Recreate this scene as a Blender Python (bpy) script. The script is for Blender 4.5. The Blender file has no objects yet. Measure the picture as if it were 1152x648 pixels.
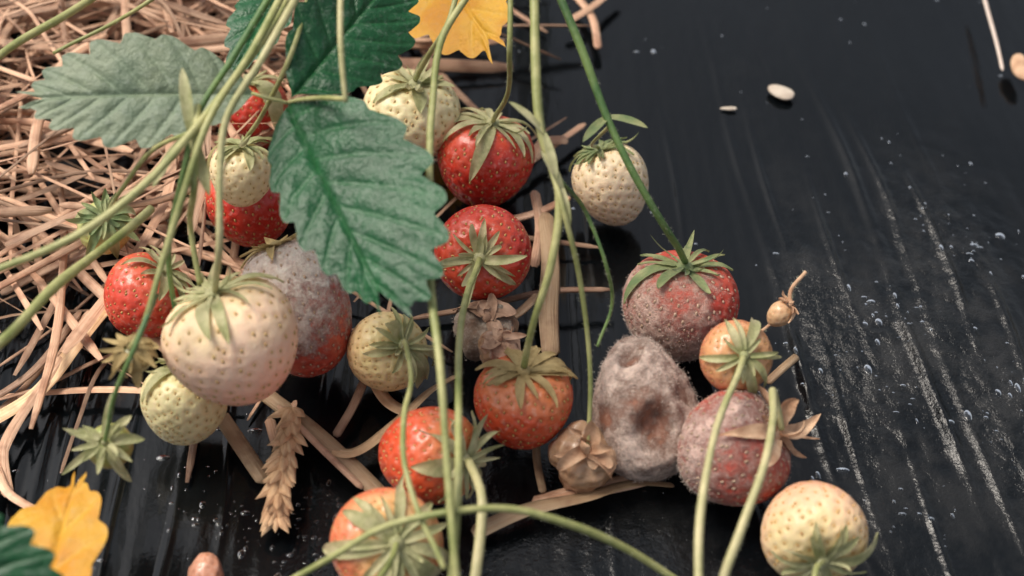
import bpy, math, random
import numpy as np
from mathutils import Vector, Quaternion, Matrix
rng=np.random.RandomState(7); random.seed(7)
S=0.01
PITCH=math.radians(48); LENS=60.0; F=LENS/36*1152
C=np.array([0,-31.2,35.7])
FW=np.array([0,math.cos(PITCH),-math.sin(PITCH)]); UP=np.array([0,math.sin(PITCH),math.cos(PITCH)]); RT=np.array([1.,0,0])
def P(px,py,z):
    d=FW+RT*(px-576)/F+UP*(324-py)/F
    t=(z-C[2])/d[2]
    return C+d*t, t
def nrm(v):
    v=np.asarray(v,float); return v/max(1e-9,np.linalg.norm(v))
def VA(r,u,t): return nrm(RT*r+UP*u-FW*t)
_k=np.random.RandomState(3)
KK=_k.normal(size=(14,3)); PH=_k.uniform(0,6.28,14)
def n3(p,f=1.0,s=0.0):
    return np.sin(p@(KK.T*f)+PH+s*3.7).sum(-1)/4.0
# ------------------------------------------------ mesh builder
class MB:
    def __init__(s): s.v=[];s.f=[];s.m=[];s.a=[];s.n=0
    def add(s,v,f,m=0,a=None):
        v=np.asarray(v,float).reshape(-1,3)
        if a is None: a=np.zeros((len(v),3))
        s.v.append(v); s.a.append(np.asarray(a,float).reshape(-1,3))
        f=np.asarray(f,int); s.f+= (f+s.n).tolist(); s.m+=[m]*len(f); s.n+=len(v)
    def obj(s,name,mats,loc=(0,0,0),smooth=True):
        v=np.vstack(s.v)*S; a=np.vstack(s.a)
        me=bpy.data.meshes.new(name); me.from_pydata(v.tolist(),[],s.f); 
        me.polygons.foreach_set('material_index',s.m)
        me.polygons.foreach_set('use_smooth',[smooth]*len(s.f))
        for i in range(3):
            at=me.attributes.new('a%d'%i,'FLOAT','POINT'); at.data.foreach_set('value',a[:,i].astype(np.float32))
        for m in mats: me.materials.append(m)
        me.update()
        o=bpy.data.objects.new(name,me); bpy.context.collection.objects.link(o)
        o.location=Vector(loc)*S
        return o
def gridf(nu,nv,wrap=False):
    i=np.arange(nu if wrap else nu-1); j=np.arange(nv-1)
    I,J=np.meshgrid(i,j); I=I.ravel();J=J.ravel(); I2=(I+1)%nu
    return np.stack([J*nu+I,J*nu+I2,(J+1)*nu+I2,(J+1)*nu+I],1)
def catmull(pts,n):
    pts=np.asarray(pts,float); m=len(pts)
    d=np.linalg.norm(np.diff(pts,axis=0),axis=1)+1e-6
    v=np.diff(pts,axis=0)/d[:,None]
    T=np.zeros_like(pts)
    for i in range(m):
        if i==0: T[i]=v[0]
        elif i==m-1: T[i]=v[-1]
        else: T[i]=(v[i-1]*d[i]+v[i]*d[i-1])/(d[i]+d[i-1])
    out=[]
    for i in range(m-1):
        for t in np.linspace(0,1,n,endpoint=False):
            h00=2*t**3-3*t*t+1;h10=t**3-2*t*t+t;h01=-2*t**3+3*t*t;h11=t**3-t*t
            out.append(h00*pts[i]+h10*T[i]*d[i]+h01*pts[i+1]+h11*T[i+1]*d[i])
    out.append(pts[-1]); return np.array(out)
def tube(mb,path,rad,sides=10,flat=1.0,mat=0,roll=0.0,rnd=0.0,arc=2*math.pi,twist=0.0):
    n=len(path); rad=np.broadcast_to(rad,(n,))
    T=np.gradient(path,axis=0); T/=np.linalg.norm(T,axis=1)[:,None]+1e-9
    ref=np.array([0.1,0.05,1.0]); 
    if abs(T[0]@nrm(ref))>0.95: ref=np.array([0,1.,0.1])
    N=nrm(ref-T[0]*(ref@T[0])); Ns=[]
    for i in range(n):
        N=nrm(N-T[i]*(N@T[i])); Ns.append(N)
    Ns=np.array(Ns); B=np.cross(T,Ns)
    full=arc>6.2
    ang=np.linspace(0,arc,sides,endpoint=not full)+roll
    L=np.concatenate([[0],np.cumsum(np.linalg.norm(np.diff(path,axis=0),axis=1))])
    A=ang[None,:]
    ca=np.cos(A)[...,None]; sa=np.sin(A)[...,None]
    tw=twist*L
    B2=B*np.cos(tw)[:,None]+Ns*np.sin(tw)[:,None]; N2=-B*np.sin(tw)[:,None]+Ns*np.cos(tw)[:,None]
    V=path[:,None,:]+rad[:,None,None]*(B2[:,None,:]*ca+N2[:,None,:]*sa*flat)
    at=np.zeros((n,sides,3)); at[...,0]=np.sin(A)*1.0+np.cos(A)*0.7; at[...,1]=L[:,None]; at[...,2]=rnd
    mb.add(V,gridf(sides,n,full),mat,at)
    if full:
        c0=mb.n-n*sides
        mb.f.append([c0+i for i in range(sides)][::-1]); mb.m.append(mat)
        mb.f.append([c0+(n-1)*sides+i for i in range(sides)]); mb.m.append(mat)
    return T,Ns,B
# ------------------------------------------------ materials
def newmat(name):
    m=bpy.data.materials.new(name); m.use_nodes=True; nt=m.node_tree; b=nt.nodes['Principled BSDF']; return m,nt,b
def attr(nt,name): 
    n=nt.nodes.new('ShaderNodeAttribute'); n.attribute_name=name; return n.outputs['Fac']
def math_(nt,op,a,b=None,c=None,clamp=False):
    n=nt.nodes.new('ShaderNodeMath'); n.operation=op; n.use_clamp=clamp
    for i,x in enumerate((a,b,c)):
        if x is None: continue
        if isinstance(x,(int,float)): n.inputs[i].default_value=x
        else: nt.links.new(x,n.inputs[i])
    return n.outputs[0]
def mapr(nt,x,a,b,c=0.0,d=1.0):
    n=nt.nodes.new('ShaderNodeMapRange'); n.interpolation_type='SMOOTHSTEP'; nt.links.new(x,n.inputs[0])
    for i,q in enumerate((a,b,c,d)): n.inputs[1+i].default_value=q
    return n.outputs[0]
def mix(nt,f,a,b,blend='MIX'):
    n=nt.nodes.new('ShaderNodeMix'); n.data_type='RGBA'; n.blend_type=blend
    for i,x in ((0,f),(6,a),(7,b)):
        if isinstance(x,(int,float)): n.inputs[i].default_value=x
        elif isinstance(x,tuple): n.inputs[i].default_value=(x[0],x[1],x[2],1)
        else: nt.links.new(x,n.inputs[i])
    return n.outputs[2]
def noise(nt,scale,detail=3,rough=0.5,off=(0,0,0),sc=(1,1,1),vec=None,rot=0):
    if vec is None:
        tc=nt.nodes.new('ShaderNodeTexCoord'); vec=tc.outputs['Object']
    mp=nt.nodes.new('ShaderNodeMapping'); nt.links.new(vec,mp.inputs[0]); mp.inputs['Location'].default_value=off; mp.inputs['Scale'].default_value=sc; mp.inputs['Rotation'].default_value=(0,0,rot)
    n=nt.nodes.new('ShaderNodeTexNoise'); nt.links.new(mp.outputs[0],n.inputs['Vector'])
    n.inputs['Scale'].default_value=scale; n.inputs['Detail'].default_value=detail; n.inputs['Roughness'].default_value=rough
    return n.outputs[0]
def bump(nt,b,h,dist,strength=1.0,prev=None):
    n=nt.nodes.new('ShaderNodeBump'); n.inputs['Distance'].default_value=dist; n.inputs['Strength'].default_value=strength
    nt.links.new(h,n.inputs['Height'])
    if prev is not None: nt.links.new(prev,n.inputs['Normal'])
    nt.links.new(n.outputs[0],b.inputs['Normal']); return n.outputs[0]
def srgb(r,g,b):
    f=lambda c:(c/255/12.92 if c/255<=0.04045 else ((c/255+0.055)/1.055)**2.4)
    return (f(r),f(g),f(b))
cnt=[0]
def berry_mat(tip,mid,top,mould=False,mcol=(0.66,0.55,0.47),msoft=0.5,rough=0.29,dimcol=0.5,dimc=(0.62,0.5,0.42),mdet=2.6,coat=.2):
    cnt[0]+=1; off=(cnt[0]*1.37,cnt[0]*0.77,cnt[0]*2.1)
    m,nt,b=newmat('berry_skin')
    ax=attr(nt,'a0'); dm=attr(nt,'a1'); mo=attr(nt,'a2')
    n1=noise(nt,70,3,0.5,off); n2=noise(nt,260,4,0.6,off); n4=noise(nt,700,3,0.6,off)
    t=math_(nt,'ADD',ax,math_(nt,'MULTIPLY',math_(nt,'SUBTRACT',n1,0.5),0.9))
    c=mix(nt,mapr(nt,t,0.1,0.5),tip,mid); c=mix(nt,mapr(nt,t,0.55,1.0),c,top)
    c=mix(nt,math_(nt,'MULTIPLY',dm,dimcol),c,mix(nt,1.0,c,dimc,'MULTIPLY'))
    c=mix(nt,math_(nt,'MULTIPLY',mapr(nt,n2,.45,.7),.35),c,mix(nt,1.0,c,(.82,.70,.64),'MULTIPLY'))
    du=math_(nt,'MULTIPLY',mapr(nt,n4,0.52,0.7),0.28)
    c=mix(nt,du,c,(0.68,0.5,0.40))
    r=math_(nt,'ADD',math_(nt,'MULTIPLY',n2,0.3),rough-0.1)
    if mould:
        n3_=noise(nt,380,6,0.8,off); n5=noise(nt,130,4,0.65,off)
        v=math_(nt,'ADD',mo,math_(nt,'MULTIPLY',math_(nt,'SUBTRACT',n3_,0.5),mdet))
        v=math_(nt,'ADD',v,math_(nt,'MULTIPLY',math_(nt,'SUBTRACT',n5,0.5),2.4))
        f=mapr(nt,v,-msoft*0.6,msoft)
        mc=mix(nt,mapr(nt,n3_,.3,.7),tuple(x*0.7 for x in mcol),tuple(min(0.9,x*1.25) for x in mcol))
        c=mix(nt,math_(nt,'MULTIPLY',f,0.88),c,mc)
        r=math_(nt,'ADD',r,math_(nt,'MULTIPLY',f,0.6),clamp=True)
        p=bump(nt,b,math_(nt,'MULTIPLY',n3_,f),0.0014,1.0)
        bump(nt,b,n4,0.0002,0.6,p)
    else:
        bump(nt,b,math_(nt,'ADD',n2,math_(nt,'MULTIPLY',n4,0.4)),0.0005,0.7)
        b.inputs['Coat Weight'].default_value=coat; b.inputs['Coat Roughness'].default_value=.14
    nt.links.new(c,b.inputs['Base Color']); nt.links.new(r,b.inputs['Roughness'])
    b.inputs['Subsurface Weight'].default_value=0.12; b.inputs['Subsurface Radius'].default_value=(0.004,0.0015,0.001); b.inputs['Subsurface Scale'].default_value=1.0
    return m
def pale(tip,mid,top): return berry_mat(tip,mid,top,dimcol=.6,dimc=(.88,.80,.60),rough=.38,coat=.05)
def simple(name,c1,c2,scale,rough=0.6,bd=0.0004,sheen=0.0,transl=0.0):
    m,nt,b=newmat(name)
    n=noise(nt,scale,4,0.6); c=mix(nt,mapr(nt,n,0.3,0.7),c1,c2)
    n2=noise(nt,scale*5,3,0.6); c=mix(nt,math_(nt,'MULTIPLY',mapr(nt,n2,0.5,0.8),0.3),c,tuple(min(0.8,x*1.7+0.03) for x in c1))
    nt.links.new(c,b.inputs['Base Color']); b.inputs['Roughness'].default_value=rough
    bump(nt,b,n2,bd,0.6)
    if sheen: b.inputs['Sheen Weight'].default_value=sheen
    if transl:
        tr=nt.nodes.new('ShaderNodeBsdfTranslucent'); nt.links.new(c,tr.inputs[0]); ms=nt.nodes.new('ShaderNodeMixShader'); ms.inputs[0].default_value=transl
        nt.links.new(b.outputs[0],ms.inputs[1]); nt.links.new(tr.outputs[0],ms.inputs[2]); nt.links.new(ms.outputs[0],nt.nodes['Material Output'].inputs[0])
    return m
M_seed_y=simple('seed_yellow',(0.62,0.40,0.14),(0.48,0.24,0.08),500,0.45)
M_seed_g=simple('seed_green',(0.52,0.38,0.16),(0.55,0.34,0.16),500,0.5)
M_seed_d=simple('seed_dull',(0.44,0.3,0.2),(0.5,0.36,0.26),500,0.6)
M_sep=simple('sepal_green',srgb(152,156,104),srgb(208,202,158),160,0.6,transl=0.3,sheen=0.2)
M_sep2=simple('sepal_dark',srgb(100,124,76),srgb(164,165,114),160,0.6,transl=0.25,sheen=0.2)
M_sepb=simple('sepal_brown',srgb(152,130,84),srgb(192,170,120),160,0.75,transl=0.2)
M_dry=simple('dry_husk',srgb(178,135,105),srgb(228,194,160),160,0.85,transl=0.15)
M_drygrey=simple('dry_grey',srgb(145,112,90),srgb(205,170,145),200,0.9)
M_stem=simple('stem_green',srgb(124,132,74),srgb(176,172,118),90,0.5)
M_stem_d=simple('stem_dark',srgb(62,98,52),srgb(112,134,75),90,0.5)
M_stem_p=simple('stem_pale',srgb(152,152,102),srgb(192,182,138),90,0.5)
M_fuzz=simple('mould_fuzz',(0.80,0.66,0.56),(0.86,0.73,0.64),200,0.95,transl=.3)
M_hair=simple('plant_hair',(0.5,0.52,0.36),(0.62,0.62,0.48),200,0.7)
def straw_mat(name,c1,c2,c3):
    m,nt,b=newmat(name)
    cb=nt.nodes.new('ShaderNodeCombineXYZ')
    nt.links.new(math_(nt,'MULTIPLY',attr(nt,'a0'),7.0),cb.inputs[0]); nt.links.new(math_(nt,'MULTIPLY',attr(nt,'a1'),0.35),cb.inputs[1]); nt.links.new(math_(nt,'MULTIPLY',attr(nt,'a2'),30.0),cb.inputs[2])
    n=noise(nt,1.0,4,0.65,vec=cb.outputs[0]); n2=noise(nt,120,3,0.6)
    c=mix(nt,mapr(nt,n,0.3,0.7),c1,c2); c=mix(nt,math_(nt,'MULTIPLY',mapr(nt,n2,0.45,0.7),0.7),c,c3)
    hs=nt.nodes.new('ShaderNodeHueSaturation'); nt.links.new(c,hs.inputs['Color']); nt.links.new(math_(nt,'ADD',math_(nt,'MULTIPLY',math_(nt,'FRACT',math_(nt,'MULTIPLY',attr(nt,'a2'),7.3)),0.75),0.45),hs.inputs['Value'])
    nt.links.new(hs.outputs[0],b.inputs['Base Color']); b.inputs['Roughness'].default_value=0.5
    bump(nt,b,n,0.0006,0.8); return m
M_straw=straw_mat('straw_stalk',srgb(236,198,166),srgb(216,164,130),srgb(160,110,84))
M_straw2=straw_mat('straw_golden',srgb(240,206,165),srgb(220,176,130),srgb(172,126,92))
def fuzz(mb,pts,nor,l0,l1,w,mat):
    k=len(pts); 
    d=nor+rng.normal(size=(k,3))*0.55; d/=np.linalg.norm(d,axis=1)[:,None]
    s=np.cross(d,rng.normal(size=(k,3))); s/=np.linalg.norm(s,axis=1)[:,None]+1e-9
    l=rng.uniform(l0,l1,k)[:,None]
    V=np.stack([pts-s*w,pts+s*w,pts+d*l],1).reshape(-1,3)
    mb.add(V,np.arange(3*k).reshape(-1,3),mat)
# ------------------------------------------------ calyx
def calyx(mb,z0,R,surfp,n=9,L=1.1,W=0.42,mat=1,e0=-20,curl=20,wild=1.0,r0=0.08):
    sd=surfp[::2]; sl=np.linalg.norm(sd,axis=1); su=sd/sl[:,None]; W=W*.74
    for layer in range(2):
        for i in range(n):
            az=2*math.pi*(i+0.5*layer)/n+rng.normal()*0.2*wild
            Li=L*rng.uniform(0.65,1.15)*(1 if layer==0 else 0.72); Wi=W*rng.uniform(0.7,1.2)*(1 if layer==0 else 0.6)
            m=12; s=np.linspace(0,1,m)
            ph=math.radians(e0+rng.normal()*18*wild)+np.radians((curl+rng.normal()*38*wild)*s**1.5) + (0.12 if layer else 0) - 0.5*np.sin(s*3.0)*0.5
            dr=np.cos(ph)*Li/m; dz=np.sin(ph)*Li/m
            rho=r0+np.cumsum(dr); zz=z0+0.02*layer+np.cumsum(dz)
            wd=Wi*0.5*(1-s)**0.75*(0.62+1.1*s)+0.004
            lat=np.cumsum(rng.normal()*0.06*wild*s)*Li*0.35
            er=np.array([math.cos(az),math.sin(az),0]); et=np.array([-math.sin(az),math.cos(az),0]); ez=np.array([0,0,1.])
            q=np.linspace(-1,1,5); tw=rng.normal()*0.7*wild*s
            V=[]
            for a in range(m):
                c=er*rho[a]+ez*zz[a]+et*lat[a]
                nn=-er*math.sin(ph[a])+ez*math.cos(ph[a])
                for qq in q:
                    V.append(c+(et*math.cos(tw[a])+nn*math.sin(tw[a]))*wd[a]*qq+nn*(abs(qq)**1.3)*wd[a]*0.6)
            V=np.array(V); vl=np.linalg.norm(V,axis=1); k=np.argmax((V/vl[:,None])@su.T,axis=1)
            need=sl[k]+.035+.03*layer+.05*np.abs(np.tile(q,m))+np.repeat(s,5)**2*rng.uniform(0,.18)
            f=np.maximum(1,need/vl); V=V*f[:,None]
            mb.add(V,gridf(5,m),mat)
    th=np.linspace(0.05,1.5,6); u=np.linspace(0,2*np.pi,12,endpoint=False)
    Vb=np.array([[0.24*math.sin(t)*math.cos(a),0.24*math.sin(t)*math.sin(a),z0-0.03+0.17*math.cos(t)] for t in th for a in u])*np.array([R/1.5,R/1.5,1])
    mb.add(Vb,gridf(12,6,True),mat)
# ------------------------------------------------ berry
def berry(name,px,py,w,z,axis,mat,asp=1.0,k=0.16,seedm=None,calm=None,cal={},irr=0.05,nseed=240,mould=None,dents=None,fz=0,wr=0.0,roll=None,dimd=0.05,fl=(.03,.09)):
    pos,dep=P(px,py,z); R=w/2*dep/F
    nu,nv=150,100
    so=rng.uniform(0,50)
    q=Vector((0,0,1)).rotation_difference(Vector(axis)); q=q@Quaternion((0,0,1),rng.uniform(0,6.28) if roll is None else roll)
    Rm=np.array(q.to_matrix())
    dl=[(Rm.T@VA(*d),rad,dp) for (d,rad,dp) in (dents or [])]
    def dentg(p):
        out=np.zeros(p.shape[:-1]); dd=np.zeros(p.shape[:-1])
        for (d,rad,dp) in dl:
            pn=p/np.linalg.norm(p,axis=-1,keepdims=True)
            g=np.exp(-(np.linalg.norm(pn-nrm(d),axis=-1)/(rad*(1+.2*n3(pn,3.0,so))))**4); out+=g; dd+=dp*g
        return out,dd
    def surf(v,u):
        r=np.sin(v)**0.92*(1+k*np.cos(v))*R*0.99
        zz=(np.cos(v)*asp-0.16*np.exp(-(v/0.38)**2))*R
        p=np.stack([r*np.cos(u),r*np.sin(u),zz],-1)
        f=1+irr*n3(p/R,0.9,so)
        if wr: f=f+wr*n3(p/R,3.0,so+5)+wr*0.5*n3(p/R,7.0,so+9)
        p=p*f[...,None]
        if dl: p=p*(1-dentg(p)[1])[...,None]
        return p
    v=np.linspace(0.004,np.pi-0.004,nv); u=np.linspace(0,2*np.pi,nu,endpoint=False)
    U,V=np.meshgrid(u,v); p=surf(V.ravel(),U.ravel())
    g=p.reshape(nv,nu,3); du=np.roll(g,-1,1)-np.roll(g,1,1); dv=np.gradient(g,axis=0)
    N=np.cross(dv,du); N/=np.linalg.norm(N,axis=-1)[...,None]+1e-12; N=N.reshape(-1,3)
    if (N*p).sum()<0: N=-N
    i=np.arange(nseed)+0.5; sv=np.arccos(1-2*i/nseed); su=(np.pi*(1+5**0.5)*i)+rng.normal(size=nseed)*0.06
    sv=np.clip(sv+rng.normal(size=nseed)*0.035,0.25,3.1)
    sp=surf(sv,su); sp_r=4*math.pi*R*R/nseed; sp_r=math.sqrt(sp_r)*0.30
    D=np.full(len(p),9.)
    for c in range(0,nseed,40):
        D=np.minimum(D,np.sqrt(((p[:,None,:]-sp[None,c:c+40])**2).sum(-1)).min(1))
    dm=np.exp(-(D/sp_r)**2)
    p2=p-N*(dimd*R/1.5*dm)[:,None]
    at=np.zeros((len(p),3)); at[:,0]=(1+np.cos(V.ravel()))/2; at[:,1]=dm
    if mould is not None:
        d,bias,gain=mould; ld=Rm.T@nrm(VA(*d)); at[:,2]=(p/R@ld)*gain+bias+0.35*n3(p/R,2.2,so+1)
        if dl: at[:,2]-=1.1*np.clip(dentg(p)[0],0,1)
    mb=MB(); mb.add(p2,gridf(nu,nv,True),0,at)
    mats=[mat]
    if seedm:
        mats.append(seedm)
        th=np.array([0.25,0.9,1.57,2.3]); au=np.arange(7)*2*np.pi/7
        base=np.array([[math.sin(t)*math.cos(a),math.sin(t)*math.sin(a),math.cos(t)] for t in th for a in au])
        ff=gridf(7,4,True)
        idx=((np.clip(sv/np.pi*nv,0,nv-1)).astype(int)*nu+((su%(2*np.pi))/(2*np.pi)*nu).astype(int)%nu)
        for c in range(nseed):
            n=N[idx[c]]; t=nrm(np.array([0,0,1.])-n*n[2]); bb=np.cross(n,t); sz=R/1.5*rng.uniform(0.8,1.15)
            ctr=sp[c]-n*(dimd*0.68*R/1.5)
            mb.add(ctr+(base[:,:1]*bb*0.036+base[:,1:2]*t*0.058+base[:,2:]*n*0.028)*sz,ff,1)
    if fz:
        w_=np.clip(at[:,2]+0.3+0.7*n3(p/R,4.0,so),0,1)**1.5; w_=w_*np.sin(V.ravel()); w_/=w_.sum()
        ii=rng.choice(len(p),fz,p=w_); mats.append(M_fuzz)
        fuzz(mb,p2[ii]+rng.normal(size=(fz,3))*0.02,N[ii],fl[0],fl[1],0.005,len(mats)-1)
    if calm is not None:
        mats.append(calm); z0=surf(np.array([0.02]),np.array([0.0]))[0][2]+0.06
        a=dict(R=R,mat=len(mats)-1,surfp=p); a.update(cal); calyx(mb,z0,**a)
    o=mb.obj(name,mats,pos); o.rotation_mode='QUATERNION'; o.rotation_quaternion=q
    top=pos+Rm@np.array([0,0,R*(asp-0.1)+0.06])
    return pos,top,R,Rm
red=dict(tip=srgb(184,36,26),mid=srgb(196,48,34),top=srgb(210,80,54))
redo=dict(tip=srgb(204,68,40),mid=srgb(213,86,52),top=srgb(222,132,84))
G=berry
T={}
T['b1']=G('unripe_strawberry',463,132,112,2.6,VA(.12,.75,.6),pale(srgb(242,226,182),srgb(235,218,172),srgb(218,206,160)),seedm=M_seed_g,calm=M_sep,cal=dict(L=1.25,W=.5,e0=0,curl=40),asp=.95)
T['b2']=G('strawberry',545,182,106,1.6,VA(.18,.8,.5),berry_mat(**red),seedm=M_seed_y,calm=M_sep,cal=dict(L=1.6,W=.5,e0=-25,curl=15))
T['b3']=G('unripe_strawberry',688,208,86,1.5,VA(-.3,.8,.3),pale(srgb(248,222,188),srgb(244,220,184),srgb(236,214,176)),seedm=M_seed_g,calm=M_sep2,asp=1.12,cal=dict(L=1.1,W=.35,e0=-20,curl=50))
T['b4']=G('unripe_strawberry',272,196,74,4.0,VA(.1,.8,.4),pale(srgb(242,220,182),srgb(234,214,172),srgb(216,202,157)),seedm=M_seed_g,calm=M_sep,cal=dict(L=1.0,W=.4,curl=20),nseed=150,asp=1.05)
T['b5']=G('strawberry',282,230,100,2.0,VA(-.2,.8,.3),berry_mat(**red),seedm=M_seed_y,calm=M_sep)
T['b5b']=G('strawberry',284,128,84,1.8,VA(-.1,.7,.3),berry_mat(**red),seedm=M_seed_y,calm=M_sep)
T['b6']=G('strawberry',163,335,98,1.7,VA(.5,.6,.3),berry_mat(srgb(204,58,40),srgb(210,70,50),srgb(218,102,74)),seedm=M_seed_y,calm=M_sep,cal=dict(L=1.0))
T['b7']=G('unripe_strawberry',264,388,142,4.0,VA(-.28,.84,.4),pale(srgb(250,200,174),srgb(250,212,184),srgb(240,214,172)),seedm=M_seed_g,calm=M_sep,cal=dict(L=1.4,W=.46,e0=-10,curl=25),irr=.11,asp=.94,dimd=.03)
T['b8']=G('unripe_strawberry',207,455,100,1.7,VA(.1,.9,.2),pale(srgb(232,218,170),srgb(224,212,162),srgb(210,202,152)),seedm=M_seed_g,calm=M_sep,cal=dict(L=1.0),asp=.95)
T['b9']=G('mouldy_strawberry',334,345,124,2.4,VA(-.3,.93,.15),berry_mat(srgb(178,78,62),srgb(192,92,76),srgb(210,145,125),mould=True,mcol=(.86,.69,.61),msoft=.7),asp=1.36,seedm=M_seed_d,calm=M_sepb,mould=((-.15,.8,.35),.35,1.0),fz=6000,k=.05,cal=dict(L=1.0))
T['b10']=G('strawberry',543,284,112,2.0,VA(-.05,-.16,.95),berry_mat(**red),seedm=M_seed_y,calm=M_sep,cal=dict(L=1.2,W=.42,e0=0,curl=20),k=.05)
T['b11']=G('unripe_strawberry',433,396,92,1.5,VA(.55,.2,.8),pale(srgb(238,182,125),srgb(240,208,155),srgb(226,208,150)),seedm=M_seed_g,calm=M_sep,cal=dict(L=1.0,W=.36,curl=30))
T['b13']=G('strawberry',588,453,114,1.9,VA(.02,.75,.6),berry_mat(**redo),seedm=M_seed_y,calm=M_sepb,cal=dict(L=1.3,e0=-20,W=.5,curl=15))
T['b14']=G('strawberry',482,512,112,1.9,VA(.75,-.05,.6),berry_mat(**redo),seedm=M_seed_y,calm=M_sep,cal=dict(L=1.3,curl=30),asp=1.12)
T['b15']=G('strawberry',432,612,124,1.9,VA(.3,.15,.9),berry_mat(srgb(214,92,60),srgb(222,118,82),srgb(230,182,124)),seedm=M_seed_y,calm=M_sep,cal=dict(L=1.5,W=.5,curl=20))
T['b16']=G('mouldy_strawberry',765,346,136,1.7,VA(.05,.84,.46),berry_mat(srgb(182,78,62),srgb(192,62,48),srgb(198,80,60),mould=True,mcol=(.70,.51,.42),msoft=.9),asp=.92,seedm=M_seed_d,calm=M_sep2,cal=dict(L=1.5,W=.4,e0=-5,curl=35,n=8),mould=((-.5,-.65,.3),.05,1.0),fz=3500)
T['b17']=G('rotten_strawberry',724,458,122,1.7,VA(-.16,.97,.15),berry_mat(srgb(124,82,62),srgb(142,96,76),srgb(120,80,62),mould=True,mcol=(.68,.53,.45),mdet=3.4,msoft=1.0,rough=.6,coat=0),asp=1.3,k=-.26,mould=((0,0,1),.5,.1),fz=5500,wr=.045,irr=.10,dents=[((.16,-.34,.95),.40,.36),((-.3,.9,.42),.24,.22),((.85,.35,.5),.3,.10),((-.8,-.2,.6),.25,.06)],nseed=120,fl=(.03,.11))
T['b18']=G('unripe_strawberry',826,401,80,3.0,VA(.15,.05,.95),berry_mat(srgb(200,112,80),srgb(204,132,94),srgb(208,155,108)),seedm=M_seed_y,calm=M_sep,cal=dict(L=.95,W=.34,n=7),nseed=150)
T['b19']=G('mouldy_strawberry',824,506,136,1.75,VA(.8,.4,.42),berry_mat(srgb(176,96,80),srgb(184,82,68),srgb(180,78,64),mould=True,mcol=(.67,.49,.42),msoft=.9,mdet=3.2),seedm=M_seed_d,calm=M_dry,cal=dict(L=1.5,W=.8,e0=5,curl=30,n=6,wild=1.7),mould=((-.3,.1,.6),.1,.5),fz=3500,asp=.98)
T['b20']=G('unripe_strawberry',914,596,116,1.5,VA(.05,-.5,.8),pale(srgb(240,180,144),srgb(242,200,162),srgb(228,207,155)),seedm=M_seed_y,calm=M_sep,cal=dict(L=1.3,W=.42,e0=-15,curl=15))
T['b22']=G('unripe_strawberry',125,502,52,2.8,VA(-.05,.25,.95),pale(srgb(205,160,105),srgb(180,170,100),srgb(160,170,95)),seedm=M_seed_g,calm=M_sep,cal=dict(L=1.15,W=.4,e0=0,curl=10,n=9),nseed=90)
T['b23']=G('withered_strawberry',152,402,38,4.6,VA(-.1,.5,.8),berry_mat(srgb(140,110,70),srgb(150,130,80),srgb(140,140,80)),calm=M_sepb,cal=dict(L=.95,W=.5,e0=-30,curl=30),nseed=60)
T['b24']=G('withered_strawberry',232,648,42,.6,VA(0,-.9,.2),berry_mat(srgb(205,150,122),srgb(195,138,112),srgb(170,120,95)),nseed=60,wr=.03,asp=1.35,k=.2)
T['b26']=G('unripe_strawberry',118,258,60,2.5,VA(.2,.4,.8),pale(srgb(195,180,120),srgb(185,185,115),srgb(170,175,105)),seedm=M_seed_g,calm=M_sep2,cal=dict(L=1.15,W=.4),nseed=100)
T['h12']=G('withered_strawberry',546,372,72,1.2,VA(.1,.5,.8),berry_mat(srgb(120,88,68),srgb(150,122,98),srgb(145,112,88),mould=True,mcol=(.50,.40,.32)),calm=M_drygrey,cal=dict(L=.85,W=.5,wild=2.6,n=5),wr=.09,nseed=80,mould=((0,0,1),.2,.3),fz=400,irr=.12)
T['h21']=G('withered_strawberry',655,515,74,1.0,VA(.1,.3,.85),berry_mat(srgb(135,98,72),srgb(178,138,106),srgb(185,150,118)),calm=M_dry,cal=dict(L=.95,W=.75,wild=2.4,n=5,e0=10,curl=-20),wr=.09,nseed=80,irr=.12)
T['h27']=G('withered_strawberry',877,354,28,2.6,VA(.6,.6,.3),berry_mat(srgb(205,168,130),srgb(210,175,135),srgb(200,160,120)),calm=M_dry,cal=dict(L=.4,W=.25,n=4,wild=1.5),nseed=40,asp=1.2)
T['h28']=G('withered_strawberry',560,396,44,1.7,VA(.1,.6,.7),berry_mat(srgb(125,90,70),srgb(160,128,100),srgb(150,115,90)),calm=M_drygrey,cal=dict(L=.7,W=.45,wild=2.6,n=5),wr=.09,nseed=50)
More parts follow.
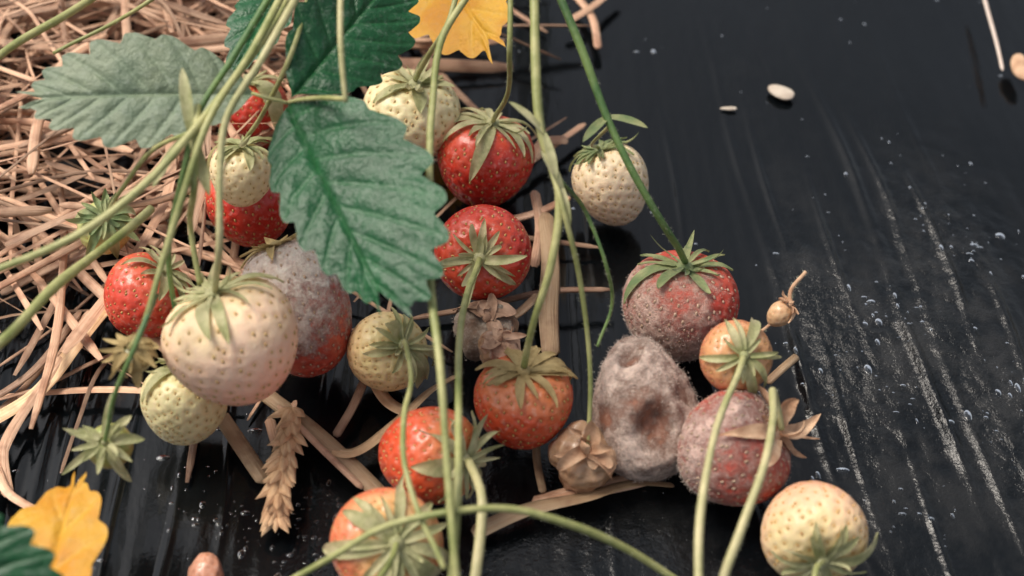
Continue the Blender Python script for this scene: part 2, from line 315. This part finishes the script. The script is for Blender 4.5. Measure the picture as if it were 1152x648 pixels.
# ------------------------------------------------ stems
plant=bpy.data.objects.new('strawberry_plant',None); bpy.context.collection.objects.link(plant)
crown=P(360,-330,0.0)[0]; crown2=P(600,-260,0)[0]; crown3=P(60,-200,0)[0]
plant.location=Vector(crown)*S
pm=Matrix.Translation(plant.location)
def stem(pts,r0,r1,mat=M_stem,start=None,end=None,hair=True,n=12):
    r0*=.74; r1*=.74
    pp=[P(*p)[0] for p in pts]
    if start is not None:
        s=np.array(start); m=s*.55+pp[0]*.45; m[2]=max(pp[0][2],s[2])*.9; pp=[s,m]+pp
    if end is not None: pp=pp+[np.array(end)]
    path=catmull(pp,n); L=len(path)
    path=path+0.06*np.stack([n3(path,0.5,1),n3(path,0.5,2),n3(path,0.5,3)],-1)*np.minimum(1,np.arange(L)[::-1]/5)[:,None]
    mb=MB(); rad=np.linspace(r0,r1,L)*(1+0.07*n3(path,1.1,4)); 
    Tn,N,B=tube(mb,path,rad,12)
    if hair:
        k=int(L*6); ii=rng.randint(0,L-1,k); a=rng.uniform(0,6.28,k); f=rng.uniform(0,1,k)[:,None]
        d=N[ii]*np.sin(a)[:,None]+B[ii]*np.cos(a)[:,None]
        fuzz(mb,path[ii]*(1-f)+path[ii+1]*f+d*rad[ii][:,None],d,0.04,0.10,0.003,1)
    o=mb.obj('stem',[mat,M_hair]); o.parent=plant; o.matrix_parent_inverse=pm.inverted()
top=lambda k:T[k][1]
stem([(600,-20,10),(603,70,9),(612,150,8),(632,215,7),(622,300,5.8),(603,360,4.6)],.17,.12,M_stem,crown2,top('b13'))
stem([(622,-20,9),(655,60,8),(682,130,7),(712,195,6),(742,250,4.8)],.16,.12,M_stem_d,crown2,top('b16'))
stem([(598,-20,9.5),(606,90,8.5),(618,170,7.5),(634,225,7),(655,325,5),(664,420,3.2)],.11,.08,M_stem,crown2,top('h21'))
stem([(634,205,7.2),(660,240,5.5),(682,300,4.5),(688,345,3.3),(672,390,2.6)],.08,.05,M_stem_d)
stem([(534,-15,9),(500,40,8.5),(488,120,8),(484,230,7.5),(482,320,7),(492,420,6.5),(500,520,5.5),(512,660,4)],.12,.12,M_stem,crown2,P(530,800,.5)[0])
stem([(505,660,3.5),(512,560,4.8),(514,470,4.6),(518,380,4.0)],.13,.11,M_stem,P(500,820,.5)[0],top('b10'))
stem([(534,665,2.2),(541,610,2.6),(543,565,2.9)],.19,.15,M_stem_p,P(530,820,.5)[0],top('b14'))
stem([(575,-20,9),(574,50,8),(572,95,6)],.10,.09,M_stem,crown2,top('b2'))
stem([(382,-20,11),(383,40,10.5),(389,115,9.5)],.12,.09,M_stem_p,crown)
stem([(322,-20,10),(285,60,9.5),(235,140,9),(205,220,8),(180,300,7),(162,360,6.2)],.15,.09,M_stem,crown,top('b23'))
stem([(340,-20,10.5),(295,70,10),(255,140,9),(247,200,8.2),(246,270,7.2)],.14,.11,M_stem_p,crown,top('b7'))
stem([(310,-20,9.8),(262,70,9.2),(225,130,8.8),(205,200,8),(190,290,5.5)],.13,.09,M_stem_d,crown,top('b8'))
stem([(312,20,9),(230,135,9),(165,205,8.5),(90,262,8),(0,303,7.5),(-80,330,7)],.13,.12,M_stem,crown)
stem([(225,120,9),(222,150,8.8),(218,210,8),(215,260,6),(225,320,5)],.12,.1,M_stem,None,None)
stem([(350,-20,9),(325,70,8.5),(300,120,7)],.1,.08,M_stem,crown,top('b4'))
stem([(-60,430,6),(0,386,6),(60,325,5.6),(110,285,5),(170,235,4.5)],.2,.15,M_stem,P(-260,620,.4)[0],None)
stem([(-40,95,5),(20,50,5),(70,20,5),(120,-15,5)],.16,.14,M_stem,None,crown3)
stem([(200,-20,6),(172,0,6),(120,30,5),(60,60,4.5)],.09,.07,M_stem,None,None)
stem([(215,150,8.6),(170,170,7.5),(135,215,6)],.08,.07,M_stem,None,top('b26'))
stem([(175,330,6.5),(150,390,6),(128,440,5)],.09,.07,M_stem_d,None,top('b22'))
stem([(787,665,4.2),(789,600,4.6),(800,520,4.8),(815,450,4.2)],.14,.11,M_stem_p,P(780,860,.4)[0],top('b18'))
stem([(812,665,3.6),(835,600,4.2),(860,530,4.5),(868,470,4.0),(868,440,3.4)],.15,.12,M_stem_p,P(800,860,.4)[0],top('b19'))
stem([(300,668,2.4),(370,628,3.6),(430,592,4.4),(500,575,4.8),(570,572,4.6),(640,590,4),(710,620,3),(780,665,1.8)],.10,.12,M_stem,None,None)
stem([(462,425,4),(452,470,4.6),(452,520,4.8),(468,575,4.6),(500,640,4.2)],.09,.09,M_stem,top('b11'),None)
stem([(915,665,2.2),(918,640,2.3)],.11,.1,M_stem,P(915,800,.3)[0],top('b20'))
stem([(415,665,3.6),(432,640,3.4)],.11,.1,M_stem,P(400,800,.3)[0],top('b15'))
stem([(520,-15,7),(505,30,6.5),(485,60,5.5)],.10,.09,M_stem,crown2,top('b1'))
stem([(686,140,6.4),(665,160,4.5)],.07,.06,M_stem,None,top('b3'))
stem([(908,306,3.4),(890,330,3.0)],.07,.08,M_dry,None,top('h27'))
stem([(872,362,2.4),(845,385,2.2),(820,430,1.5)],.06,.05,M_dry,None,None)
def bract(at,dirs,L,W,mat,name='bract'):
    mb=MB()
    for d in dirs:
        d=nrm(d); side=nrm(np.cross(d,[0,0,1.])); up=np.cross(side,d)
        m=12; V=[]
        for s in np.linspace(0,1,m):
            c=at+d*L*s+up*(-0.25*L*s*s); w=W*0.5*(1-s)**.7*(.35+1.6*s)+.004
            for q in (-1,-.5,0,.5,1): V.append(c+side*w*q+up*abs(q)*w*.4)
        mb.add(np.array(V),gridf(5,m))
    o=mb.obj(name,[mat]); o.parent=plant; o.matrix_parent_inverse=pm.inverted()
bract(P(684,132,6.9)[0],[VA(1,-.1,.2),VA(-.4,-.3,.4)],1.0,.35,M_sep2)
bract(P(612,150,8)[0],[VA(-.5,.6,.3),VA(.3,-.9,.3)],1.1,.3,M_sep)
bract(P(632,212,7.1)[0],[VA(.2,-1,.2),VA(-.3,.7,.3)],1.0,.3,M_sep)
bract(P(215,150,8.7)[0],[VA(-.6,-.7,.3),VA(.3,-.8,.3),VA(-.1,.9,.2)],1.5,.4,M_sep)
# ------------------------------------------------ leaves
def leaf_mat(name,c1,c2,vein,rough=.42,dust=.1,transl=.12,vs=.3):
    m,nt,b=newmat(name)
    n=noise(nt,60,4,.6); n2=noise(nt,500,4,.7); n3_=noise(nt,220,3,.6)
    c=mix(nt,mapr(nt,n,.3,.7),c1,c2); c=mix(nt,math_(nt,'MULTIPLY',attr(nt,'a0'),vs),c,vein)
    c=mix(nt,math_(nt,'MULTIPLY',mapr(nt,n2,.5,.75),dust),c,(.45,.5,.45))
    nt.links.new(c,b.inputs['Base Color']); nt.links.new(math_(nt,'ADD',math_(nt,'MULTIPLY',n2,.4),rough-.2),b.inputs['Roughness'])
    p=bump(nt,b,n3_,.0012,.7); bump(nt,b,n2,.0006,.8,p)
    tr=nt.nodes.new('ShaderNodeBsdfTranslucent'); nt.links.new(c,tr.inputs[0]); ms=nt.nodes.new('ShaderNodeMixShader'); ms.inputs[0].default_value=transl
    nt.links.new(b.outputs[0],ms.inputs[1]); nt.links.new(tr.outputs[0],ms.inputs[2]); nt.links.new(ms.outputs[0],nt.nodes['Material Output'].inputs[0])
    return m
ML=leaf_mat('leaf_green',srgb(12,68,34),srgb(22,86,46),srgb(60,118,70),.36,.18,.08)
ML2=leaf_mat('leaf_pale',srgb(98,116,94),srgb(128,140,114),srgb(142,160,134),.5,.25)
MLy=leaf_mat('leaf_yellow',srgb(222,150,35),srgb(232,178,55),srgb(240,205,100),.5,.15,.3)
def leaf(name,base,tip,wl,wr_,mat,tilt=0.0,bend=.15,cup=.12,teeth=8,fwdf=.55,pk=.05,prof=.75,pw=.7,fan=2.2,td=.13):
    b=P(*base)[0]; t=P(*tip)[0]; Lv=t-b; L=np.linalg.norm(Lv); d=Lv/L
    side=nrm(np.cross(d,-FW))
    if side@RT<0: side=-side
    nn=np.cross(side,d)
    if nn@(-FW)<0: nn=-nn
    s2=side*math.cos(tilt)+nn*math.sin(tilt); n2=nn*math.cos(tilt)-side*math.sin(tilt)
    mb=MB(); nt_=teeth*18; ns=30
    t0=np.linspace(0,1,nt_)
    jit=rng.uniform(.75,1.25,size=(2,teeth+2))
    for k,sgn in enumerate((-1,1)):
        W=wl if sgn<0 else wr_
        V=[];A=[]
        ph=t0*teeth+(0.35 if sgn>0 else 0); fr=ph%1.0; ti=(ph).astype(int)
        tooth=1-td*jit[k][ti]*np.abs(np.sin(np.pi*fr))**3-.05*np.clip((fr-.1)*1.5,0,1)*(fr<.5)
        half=W*(np.sin(np.pi*np.clip(t0,0,1)**prof)**pw)
        half=np.maximum(half,W*.36*np.clip((t0-.8)/.15,0,1))*np.clip(t0/.03,0,1)
        fw=fwdf*.5+(fan-fwdf*.5)*t0**2
        alen=half*np.sqrt(1+fwdf**2)*tooth
        for i,tt in enumerate(t0):
            dirx=1/math.sqrt(1+fw[i]**2); diry=fw[i]*dirx
            for s in np.linspace(0,1,ns):
                cv=s*s*.12*alen[i]
                y=tt*L*0.88+s*alen[i]*diry+cv; x=s*alen[i]*dirx*(1-.05*s)
                yy=y/L
                vein=math.exp(-(min(fr[i],1-fr[i])/.09)**2)*(1-.6*s)
                puff=math.sin(math.pi*fr[i])**2*math.sin(min(1,s*1.2)*math.pi)*.04
                mid=math.exp(-(x/.06)**2)
                z=-bend*L*(yy**2-yy)+cup*x-pk*vein*min(1,s*4)+puff-.07*mid+.06*math.sin(yy*7+sgn)*s*1.5+.10*math.sin(yy*5+x*1.1*sgn)*s-.18*s**3*alen[i]*.25
                V.append(b+d*y+s2*(sgn*x)+n2*z); A.append([max(vein,mid),0,0])
        mb.add(np.array(V),gridf(ns,nt_),0,np.array(A))
    return mb.obj(name,[mat])
leaf('strawberry_leaf',(322,116,8.0),(440,358,6.8),1.3,2.7,ML,tilt=.1,bend=.10,teeth=8,prof=.85,pw=.55)
leaf('strawberry_leaf',(330,108,8.0),(452,-40,8.5),1.45,1.7,ML,tilt=-.15,teeth=8,prof=.8)
leaf('strawberry_leaf',(288,106,8.0),(15,112,8.2),1.6,1.5,ML2,tilt=.3,teeth=8,bend=.15,prof=.85,pw=.6)
leaf('yellow_strawberry_leaf',(480,-60,4),(560,60,4.5),1.9,1.9,MLy,tilt=.2,teeth=5)
leaf('yellow_strawberry_leaf',(45,720,3),(90,530,3.5),1.45,1.25,MLy,tilt=.3,teeth=4,bend=.25)
leaf('strawberry_leaf',(-110,610,6),(60,700,5),1.6,1.6,ML,teeth=7)
leaf('strawberry_leaf',(330,-30,5),(255,100,4.6),1.0,1.0,ML,teeth=7,tilt=.5)
stem([(285,106,8.0),(305,112,8.1),(323,116,8.0)],.06,.06,M_stem,None,None,hair=False)
stem([(388,112,9.4),(350,112,8.4),(325,115,8.05)],.09,.06,M_stem,None,None)
# ------------------------------------------------ film relief
_r=np.random.RandomState(11)
RF=_r.uniform(4,13,22); RP=_r.uniform(0,6.28,22); RA=_r.uniform(.3,1,22)
def ss(x,a,b):
    t=np.clip((x-a)/(b-a),0,1); return t*t*(3-2*t)
FOLD=((7.6,.13,.14),(8.3,.07,.1),(10.9,.18,.16),(11.6,.09,.12),(-8.6,.10,.12),(-5,.05,.12),(-7.4,.06,.1),(-10,.07,.1),(2.4,.05,.12),(5.2,.05,.1),(13.6,.14,.16),(-11.5,.06,.12),(9.6,.08,.1),(12.6,.10,.1))
def filmz(x,y):
    x=np.asarray(x,float); y=np.asarray(y,float)
    u=x+0.15*y*ss(x,0,9)+0.12*np.sin(y*.35+x*.3)*ss(x,2,8)
    rid=sum(RA[i]*np.sin(u*RF[i]+RP[i]+.2*np.sin(y*.2+i)) for i in range(22))/5.0
    p=np.stack([x,y,np.zeros_like(x)],-1)
    amp=.10+.9*np.clip(.35+.7*n3(p*np.array([1,.35,1]),.5,3),0,1)
    z=.028*rid*amp*(1-.85*ss(y,2,7))
    for (c,h,w) in FOLD:
        z=z+h*np.exp(-((u-c-.12*np.sin(y*.5+c))/w)**2)*(.55+.45*np.sin(y*.6+c*2))*(1-.85*ss(y,4,9))
    z=z+.05*n3(p,.35,2)
    patch=np.clip(.5+.9*n3(p*np.array([1,.6,1]),.55,12),0,1)
    cr=np.exp(-(((x-11.5-.1*y)/3.2)**2+((y+2)/6)**2))*(.35+.65*patch); z=z+cr*(.07*np.abs(n3(p*np.array([1.3,.8,1]),1.8,7))+.06*np.abs(n3(p*np.array([1.2,.8,1]),4.2,8))+.018*n3(p*np.array([1,.9,1]),9,3))
    z=z-.012*np.minimum(np.maximum(0,x-9),21)**2
    z=z-.012*np.minimum(np.maximum(0,-25-x),20)**2
    return z-.06
xs=np.concatenate([np.linspace(-90,-22,40,endpoint=False),np.linspace(-22,22,1000),np.linspace(22.3,90,50)]); ys=np.concatenate([np.linspace(-200,-14,30,endpoint=False),np.linspace(-14,24,420),np.linspace(26,300,40)])
X,Y=np.meshgrid(xs,ys); Z=filmz(X.ravel(),Y.ravel()).reshape(X.shape)
pp=np.stack([X.ravel(),Y.ravel(),X.ravel()*0],-1)
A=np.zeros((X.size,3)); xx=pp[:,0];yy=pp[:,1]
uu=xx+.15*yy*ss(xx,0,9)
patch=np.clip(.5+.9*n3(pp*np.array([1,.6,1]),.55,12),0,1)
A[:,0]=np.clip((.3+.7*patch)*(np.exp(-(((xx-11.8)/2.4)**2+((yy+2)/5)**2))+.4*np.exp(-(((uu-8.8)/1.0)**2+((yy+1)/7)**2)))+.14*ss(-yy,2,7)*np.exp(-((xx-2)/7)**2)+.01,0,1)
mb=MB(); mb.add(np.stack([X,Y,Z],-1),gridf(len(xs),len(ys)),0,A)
m,nt,b=newmat('black_film')
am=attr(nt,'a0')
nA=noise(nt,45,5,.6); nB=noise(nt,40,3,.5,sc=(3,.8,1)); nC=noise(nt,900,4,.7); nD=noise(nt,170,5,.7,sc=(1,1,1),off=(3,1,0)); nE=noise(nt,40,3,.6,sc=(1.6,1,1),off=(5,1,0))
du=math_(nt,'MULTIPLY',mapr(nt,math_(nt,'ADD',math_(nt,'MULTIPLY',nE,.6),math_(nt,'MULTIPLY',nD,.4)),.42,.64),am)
c=mix(nt,math_(nt,'MULTIPLY',du,.30),(.0022,.0032,.0040),(.20,.19,.18))  # sky glare on wet film, with dried streaks, painted grey into base colour
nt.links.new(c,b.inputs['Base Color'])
b.inputs['Specular IOR Level'].default_value=.36
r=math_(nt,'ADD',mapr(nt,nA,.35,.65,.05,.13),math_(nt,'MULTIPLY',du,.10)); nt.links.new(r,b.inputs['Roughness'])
p=bump(nt,b,nB,.0008,.5); p=bump(nt,b,math_(nt,'MULTIPLY',nD,am),.0035,1.0,p); bump(nt,b,nC,.0001,.3,p)
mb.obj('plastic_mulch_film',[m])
mb=MB(); g=np.linspace(-30000,30000,41); GX,GY=np.meshgrid(g,g); mb.add(np.stack([GX,GY,GX*0-9],-1),gridf(41,41))
mb.obj('ground',[simple('soil',(.09,.06,.04),(.14,.10,.07),20,.95)])
# droplets
mb=MB(); th=np.linspace(.12,1.5,5); au=np.arange(10)*2*np.pi/10
base=np.array([[math.sin(t)*math.cos(a),math.sin(t)*math.sin(a),math.cos(t)] for t in th for a in au]); ff=gridf(10,5,True)
nd_=24000; x=rng.uniform(-15,18,nd_); y=rng.uniform(-11,16,nd_)
pp=np.stack([x,y,x*0],-1); dens=np.clip(.2+.6*n3(pp,.9,9),0,1)*(.02+.6*np.exp(-((x-12)/3.5)**2-((y+1)/5)**2)+.8*ss(-y,3,7)*np.exp(-((x+6)/5)**2))
keep=rng.uniform(size=nd_)<dens; x=x[keep];y=y[keep]; z=filmz(x,y)
for i in range(len(x)):
    r=min(.15,.018+rng.exponential(.026)); e=rng.uniform(.6,1.5)
    mb.add(base*np.array([r*e,r/e,r*.3])+np.array([x[i],y[i],z[i]-.005]),ff)
    mb.f.append([mb.n-50+k for k in range(10)]); mb.m.append(0)
m,nt,b=newmat('water'); b.inputs['Transmission Weight'].default_value=1; b.inputs['IOR'].default_value=1.33; b.inputs['Roughness'].default_value=.05; b.inputs['Base Color'].default_value=(.9,.93,.95,1)
mb.obj('water_droplets',[m])
# ------------------------------------------------ straw
def straw_world(mb,pts,r,flat=.35,arc=6.3,twist=0.,n=10,taper=True):
    path=catmull(pts,n); L=len(path)
    path=path+np.stack([n3(path,.5,5),n3(path,.5,6),n3(path,.5,7)],-1)*.06
    rad=np.full(L,r)*(1+.08*n3(path,.9,3)); 
    if taper: rad=rad*np.clip(np.minimum(np.arange(L)+1,L-np.arange(L))/2.0,.45,1)
    tube(mb,path,rad,8 if arc>6.2 else 6,flat,0,rng.uniform(0,6.28) if arc>6.2 else math.pi*.1,rng.uniform(0,1),arc,twist)
mb=MB()
def rnd_straws(num,x0,x1,y0,y1,zm,acc=None,rmin=.04,rmax=.14):
    c=0
    while c<num:
        cx=rng.uniform(x0,x1); cy=rng.uniform(y0,y1)
        if acc and not acc(cx,cy): continue
        c+=1
        L=rng.uniform(3,13); a=rng.choice([rng.normal(.5,.5),rng.normal(2.2,.6),rng.uniform(0,3.14)]); z=rng.uniform(.12,zm)
        d=np.array([math.cos(a),math.sin(a),rng.normal()*.05]); nrmd=np.array([-d[1],d[0],0]); bow=rng.normal()*.09*L
        p0=np.array([cx,cy,z])
        pts=[p0-d*L/2,p0-d*L/6+nrmd*bow*.6,p0+d*L/6+nrmd*bow*.7+np.array([0,0,.2]),p0+d*L/2+nrmd*rng.normal()*.3]
        for q in pts: q[2]=max(.12,q[2])
        r=rng.uniform(rmin,rmax)*rng.choice([.5,.9,1.3])
        if rng.uniform()<.45: straw_world(mb,pts,r*1.2,.4,3.6,rng.normal()*.15,n=6)
        else: straw_world(mb,pts,r,rng.uniform(.3,.7),6.3,rng.normal()*.08,n=6)
rnd_straws(500,-20,-5.5,1.0,20,2.6,lambda x,y: x<-6.2-(8-min(y,8))*.5)
rnd_straws(50,-7,-2,9,18,1.2)
rnd_straws(16,-9,2,-3,5,.5,rmin=.04,rmax=.1)
rnd_straws(12,-17,-10,-5,1,.4,rmin=.03,rmax=.08)
mb.obj('straw_pile',[M_straw])
def straw(pts,w,mat=M_straw,arc=6.3,flat=.45,twist=0.):
    mb=MB(); q=[P(*p)[0] for p in pts]; straw_world(mb,q,w/2*47/F,flat,arc,twist,n=12); mb.obj('straw',[mat])
straw([(296,442,.5),(345,480,.6),(395,525,.5),(445,575,.3)],20,M_straw2)
straw([(310,455,.7),(355,500,.8),(405,548,.5)],8,M_straw)
straw([(245,465,.5),(268,500,.4),(295,540,.3)],18,M_straw2)
straw([(-20,480,.4),(40,440,.6),(85,385,.8),(130,335,.8)],20,M_straw2,3.6)
straw([(-20,455,.4),(30,420,.6),(90,350,.9)],10,M_straw)
straw([(-10,600,.3),(8,500,.4),(40,440,.7),(100,350,.8)],9,M_straw,3.6)
straw([(10,560,.3),(5,500,.4),(40,440,.7),(70,400,.8)],12,M_straw,3.6)
straw([(-5,520,.4),(10,555,.5),(50,580,.4)],10,M_straw,3.6)
straw([(0,330,.8),(60,300,1),(130,270,1.4)],12,M_straw)
straw([(330,468,.4),(390,510,.6),(450,475,.6),(490,440,.6),(515,425,.5)],17,M_straw2,3.8,.4,.1)
straw([(375,490,.3),(395,460,.5),(412,425,.6)],10,M_straw)
straw([(420,428,.5),(440,455,.5),(470,470,.4)],14,M_straw2,3.6)
straw([(612,240,.8),(618,300,.9),(615,350,.8),(618,400,.5)],22,M_straw2,3.6,.4)
straw([(560,250,.6),(600,240,.8),(640,222,.7)],12,M_straw)
straw([(550,370,.6),(580,352,.8),(605,330,.7)],10,M_straw2)
straw([(540,220,.4),(600,180,.5),(660,140,.4)],9,M_straw)
straw([(600,180,.5),(610,162,.7),(640,158,.6)],14,M_straw,3.6)
straw([(530,600,.3),(590,575,.5),(660,560,.6),(720,545,.5),(760,548,.4)],18,M_straw2,3.8,.4,.12)
straw([(600,570,.3),(660,553,.35),(735,535,.4),(765,520,.4)],24,M_straw,3.6,.3)
straw([(645,-10,.5),(668,20,.5),(674,55,.4)],12,M_straw)
straw([(600,215,.8),(606,260,.8),(600,300,.6)],13,M_straw,3.6)
straw([(640,25,.5),(665,10,.6),(700,-20,.6)],12,M_straw,3.6)
straw([(860,430,.8),(880,412,1),(895,400,1.1)],10,M_straw2)
straw([(1108,-10,.2),(1118,35,.2),(1128,80,.2)],6,M_fuzz)
straw([(300,470,.3),(310,500,.4),(330,450,.6)],12,M_straw,3.6)
straw([(605,490,.4),(606,520,.4),(612,555,.4)],9,M_straw2)
# wheat ear
mb=MB(); axp=catmull([P(330,465,.6)[0],P(322,515,.6)[0],P(314,555,.5)[0],P(310,585,.3)[0]],6)
Tt=np.gradient(axp,axis=0); Tt/=np.linalg.norm(Tt,axis=1)[:,None]
for i in range(0,len(axp)-1):
    for sg in (-1.6,-.7,0,.7,1.6):
        d=Tt[i]; sd=nrm(np.cross(d,[0,0,1.])); up=np.array([0,0,1.])
        out=nrm(d*1.0+sd*sg*.45+up*(.3 if sg==0 else .1)+rng.normal(size=3)*.2); L=rng.uniform(.6,1.0)*(1-.3*i/len(axp)); 
        s2=nrm(np.cross(out,up)); u2=np.cross(s2,out); V=[]
        for s in np.linspace(0,1,10):
            w=.2*math.sin(math.pi*min(1,s*.9+.1))**.8*(1-s*.65)+.003
            for q in np.linspace(-1,1,7): V.append(axp[i]+out*L*s+s2*w*q*1.0+u2*(w*(1-q*q)*.9+.08*s)+up*.15)
        mb.add(np.array(V),gridf(7,10),0,np.array([[q*1.2,s*2,.12+i*.0005] for s in np.linspace(0,1,10) for q in np.linspace(-1,1,7)]))
mb.obj('wheat_ear',[M_straw2])
def blob(name,px,py,z,a,b_,c,ang,mat):
    pos,_=P(px,py,z); th=np.linspace(.05,3.09,14); au=np.arange(20)*2*np.pi/20
    B=np.array([[a*math.sin(t)*math.cos(u)*(1-.25*math.cos(u)),b_*math.sin(t)*math.sin(u),c*math.cos(t)] for t in th for u in au])
    B*= (1+.12*n3(B,3.0,px))[:,None]
    ca,sa=math.cos(ang),math.sin(ang); B=B@np.array([[ca,sa,0],[-sa,ca,0],[0,0,1]])
    mb=MB(); mb.add(B,gridf(20,14,True)); mb.obj(name,[mat],pos)
M_pet=simple('petal_white',(.6,.52,.42),(.45,.36,.28),200,.7)
blob('fallen_petal',882,105,.15,.45,.3,.1,-.6,M_pet)
blob('fallen_petal',822,122,.05,.28,.08,.04,0,M_pet)
blob('fallen_petal',1150,75,-.2,.3,.6,.15,0,M_dry)
# ------------------------------------------------ camera, light
cam=bpy.data.cameras.new('camera'); co=bpy.data.objects.new('camera',cam); bpy.context.collection.objects.link(co)
co.location=Vector(C)*S; co.rotation_euler=(math.pi/2-PITCH,0,0); cam.lens=LENS; cam.sensor_width=36; cam.clip_start=.01; cam.clip_end=2000
cam.dof.use_dof=True; cam.dof.focus_distance=.455; cam.dof.aperture_fstop=10
bpy.context.scene.camera=co
w=bpy.data.worlds.new('World'); bpy.context.scene.world=w; w.use_nodes=True; nt=w.node_tree
sky=nt.nodes.new('ShaderNodeTexSky'); sky.sky_type='NISHITA'; sky.sun_disc=False; EL=math.radians(60); AZ=math.radians(-70)
sky.sun_elevation=EL; sky.sun_rotation=AZ; sky.dust_density=4; sky.air_density=1.0
hs=nt.nodes.new('ShaderNodeHueSaturation'); hs.inputs['Saturation'].default_value=.4; nt.links.new(sky.outputs[0],hs.inputs['Color'])
bg=nt.nodes['Background']; nt.links.new(hs.outputs[0],bg.inputs[0]); bg.inputs[1].default_value=.15
sl=bpy.data.lights.new('sun','SUN'); sl.energy=3.4; sl.angle=math.radians(28); sl.color=(1,.91,.79)
so=bpy.data.objects.new('sun',sl); bpy.context.collection.objects.link(so)
sd=Vector((math.sin(AZ)*math.cos(EL),math.cos(AZ)*math.cos(EL),math.sin(EL)))
so.rotation_euler=sd.to_track_quat('Z','Y').to_euler()
sc=bpy.context.scene; sc.view_settings.view_transform='Standard'; sc.view_settings.look='None'; sc.view_settings.exposure=0
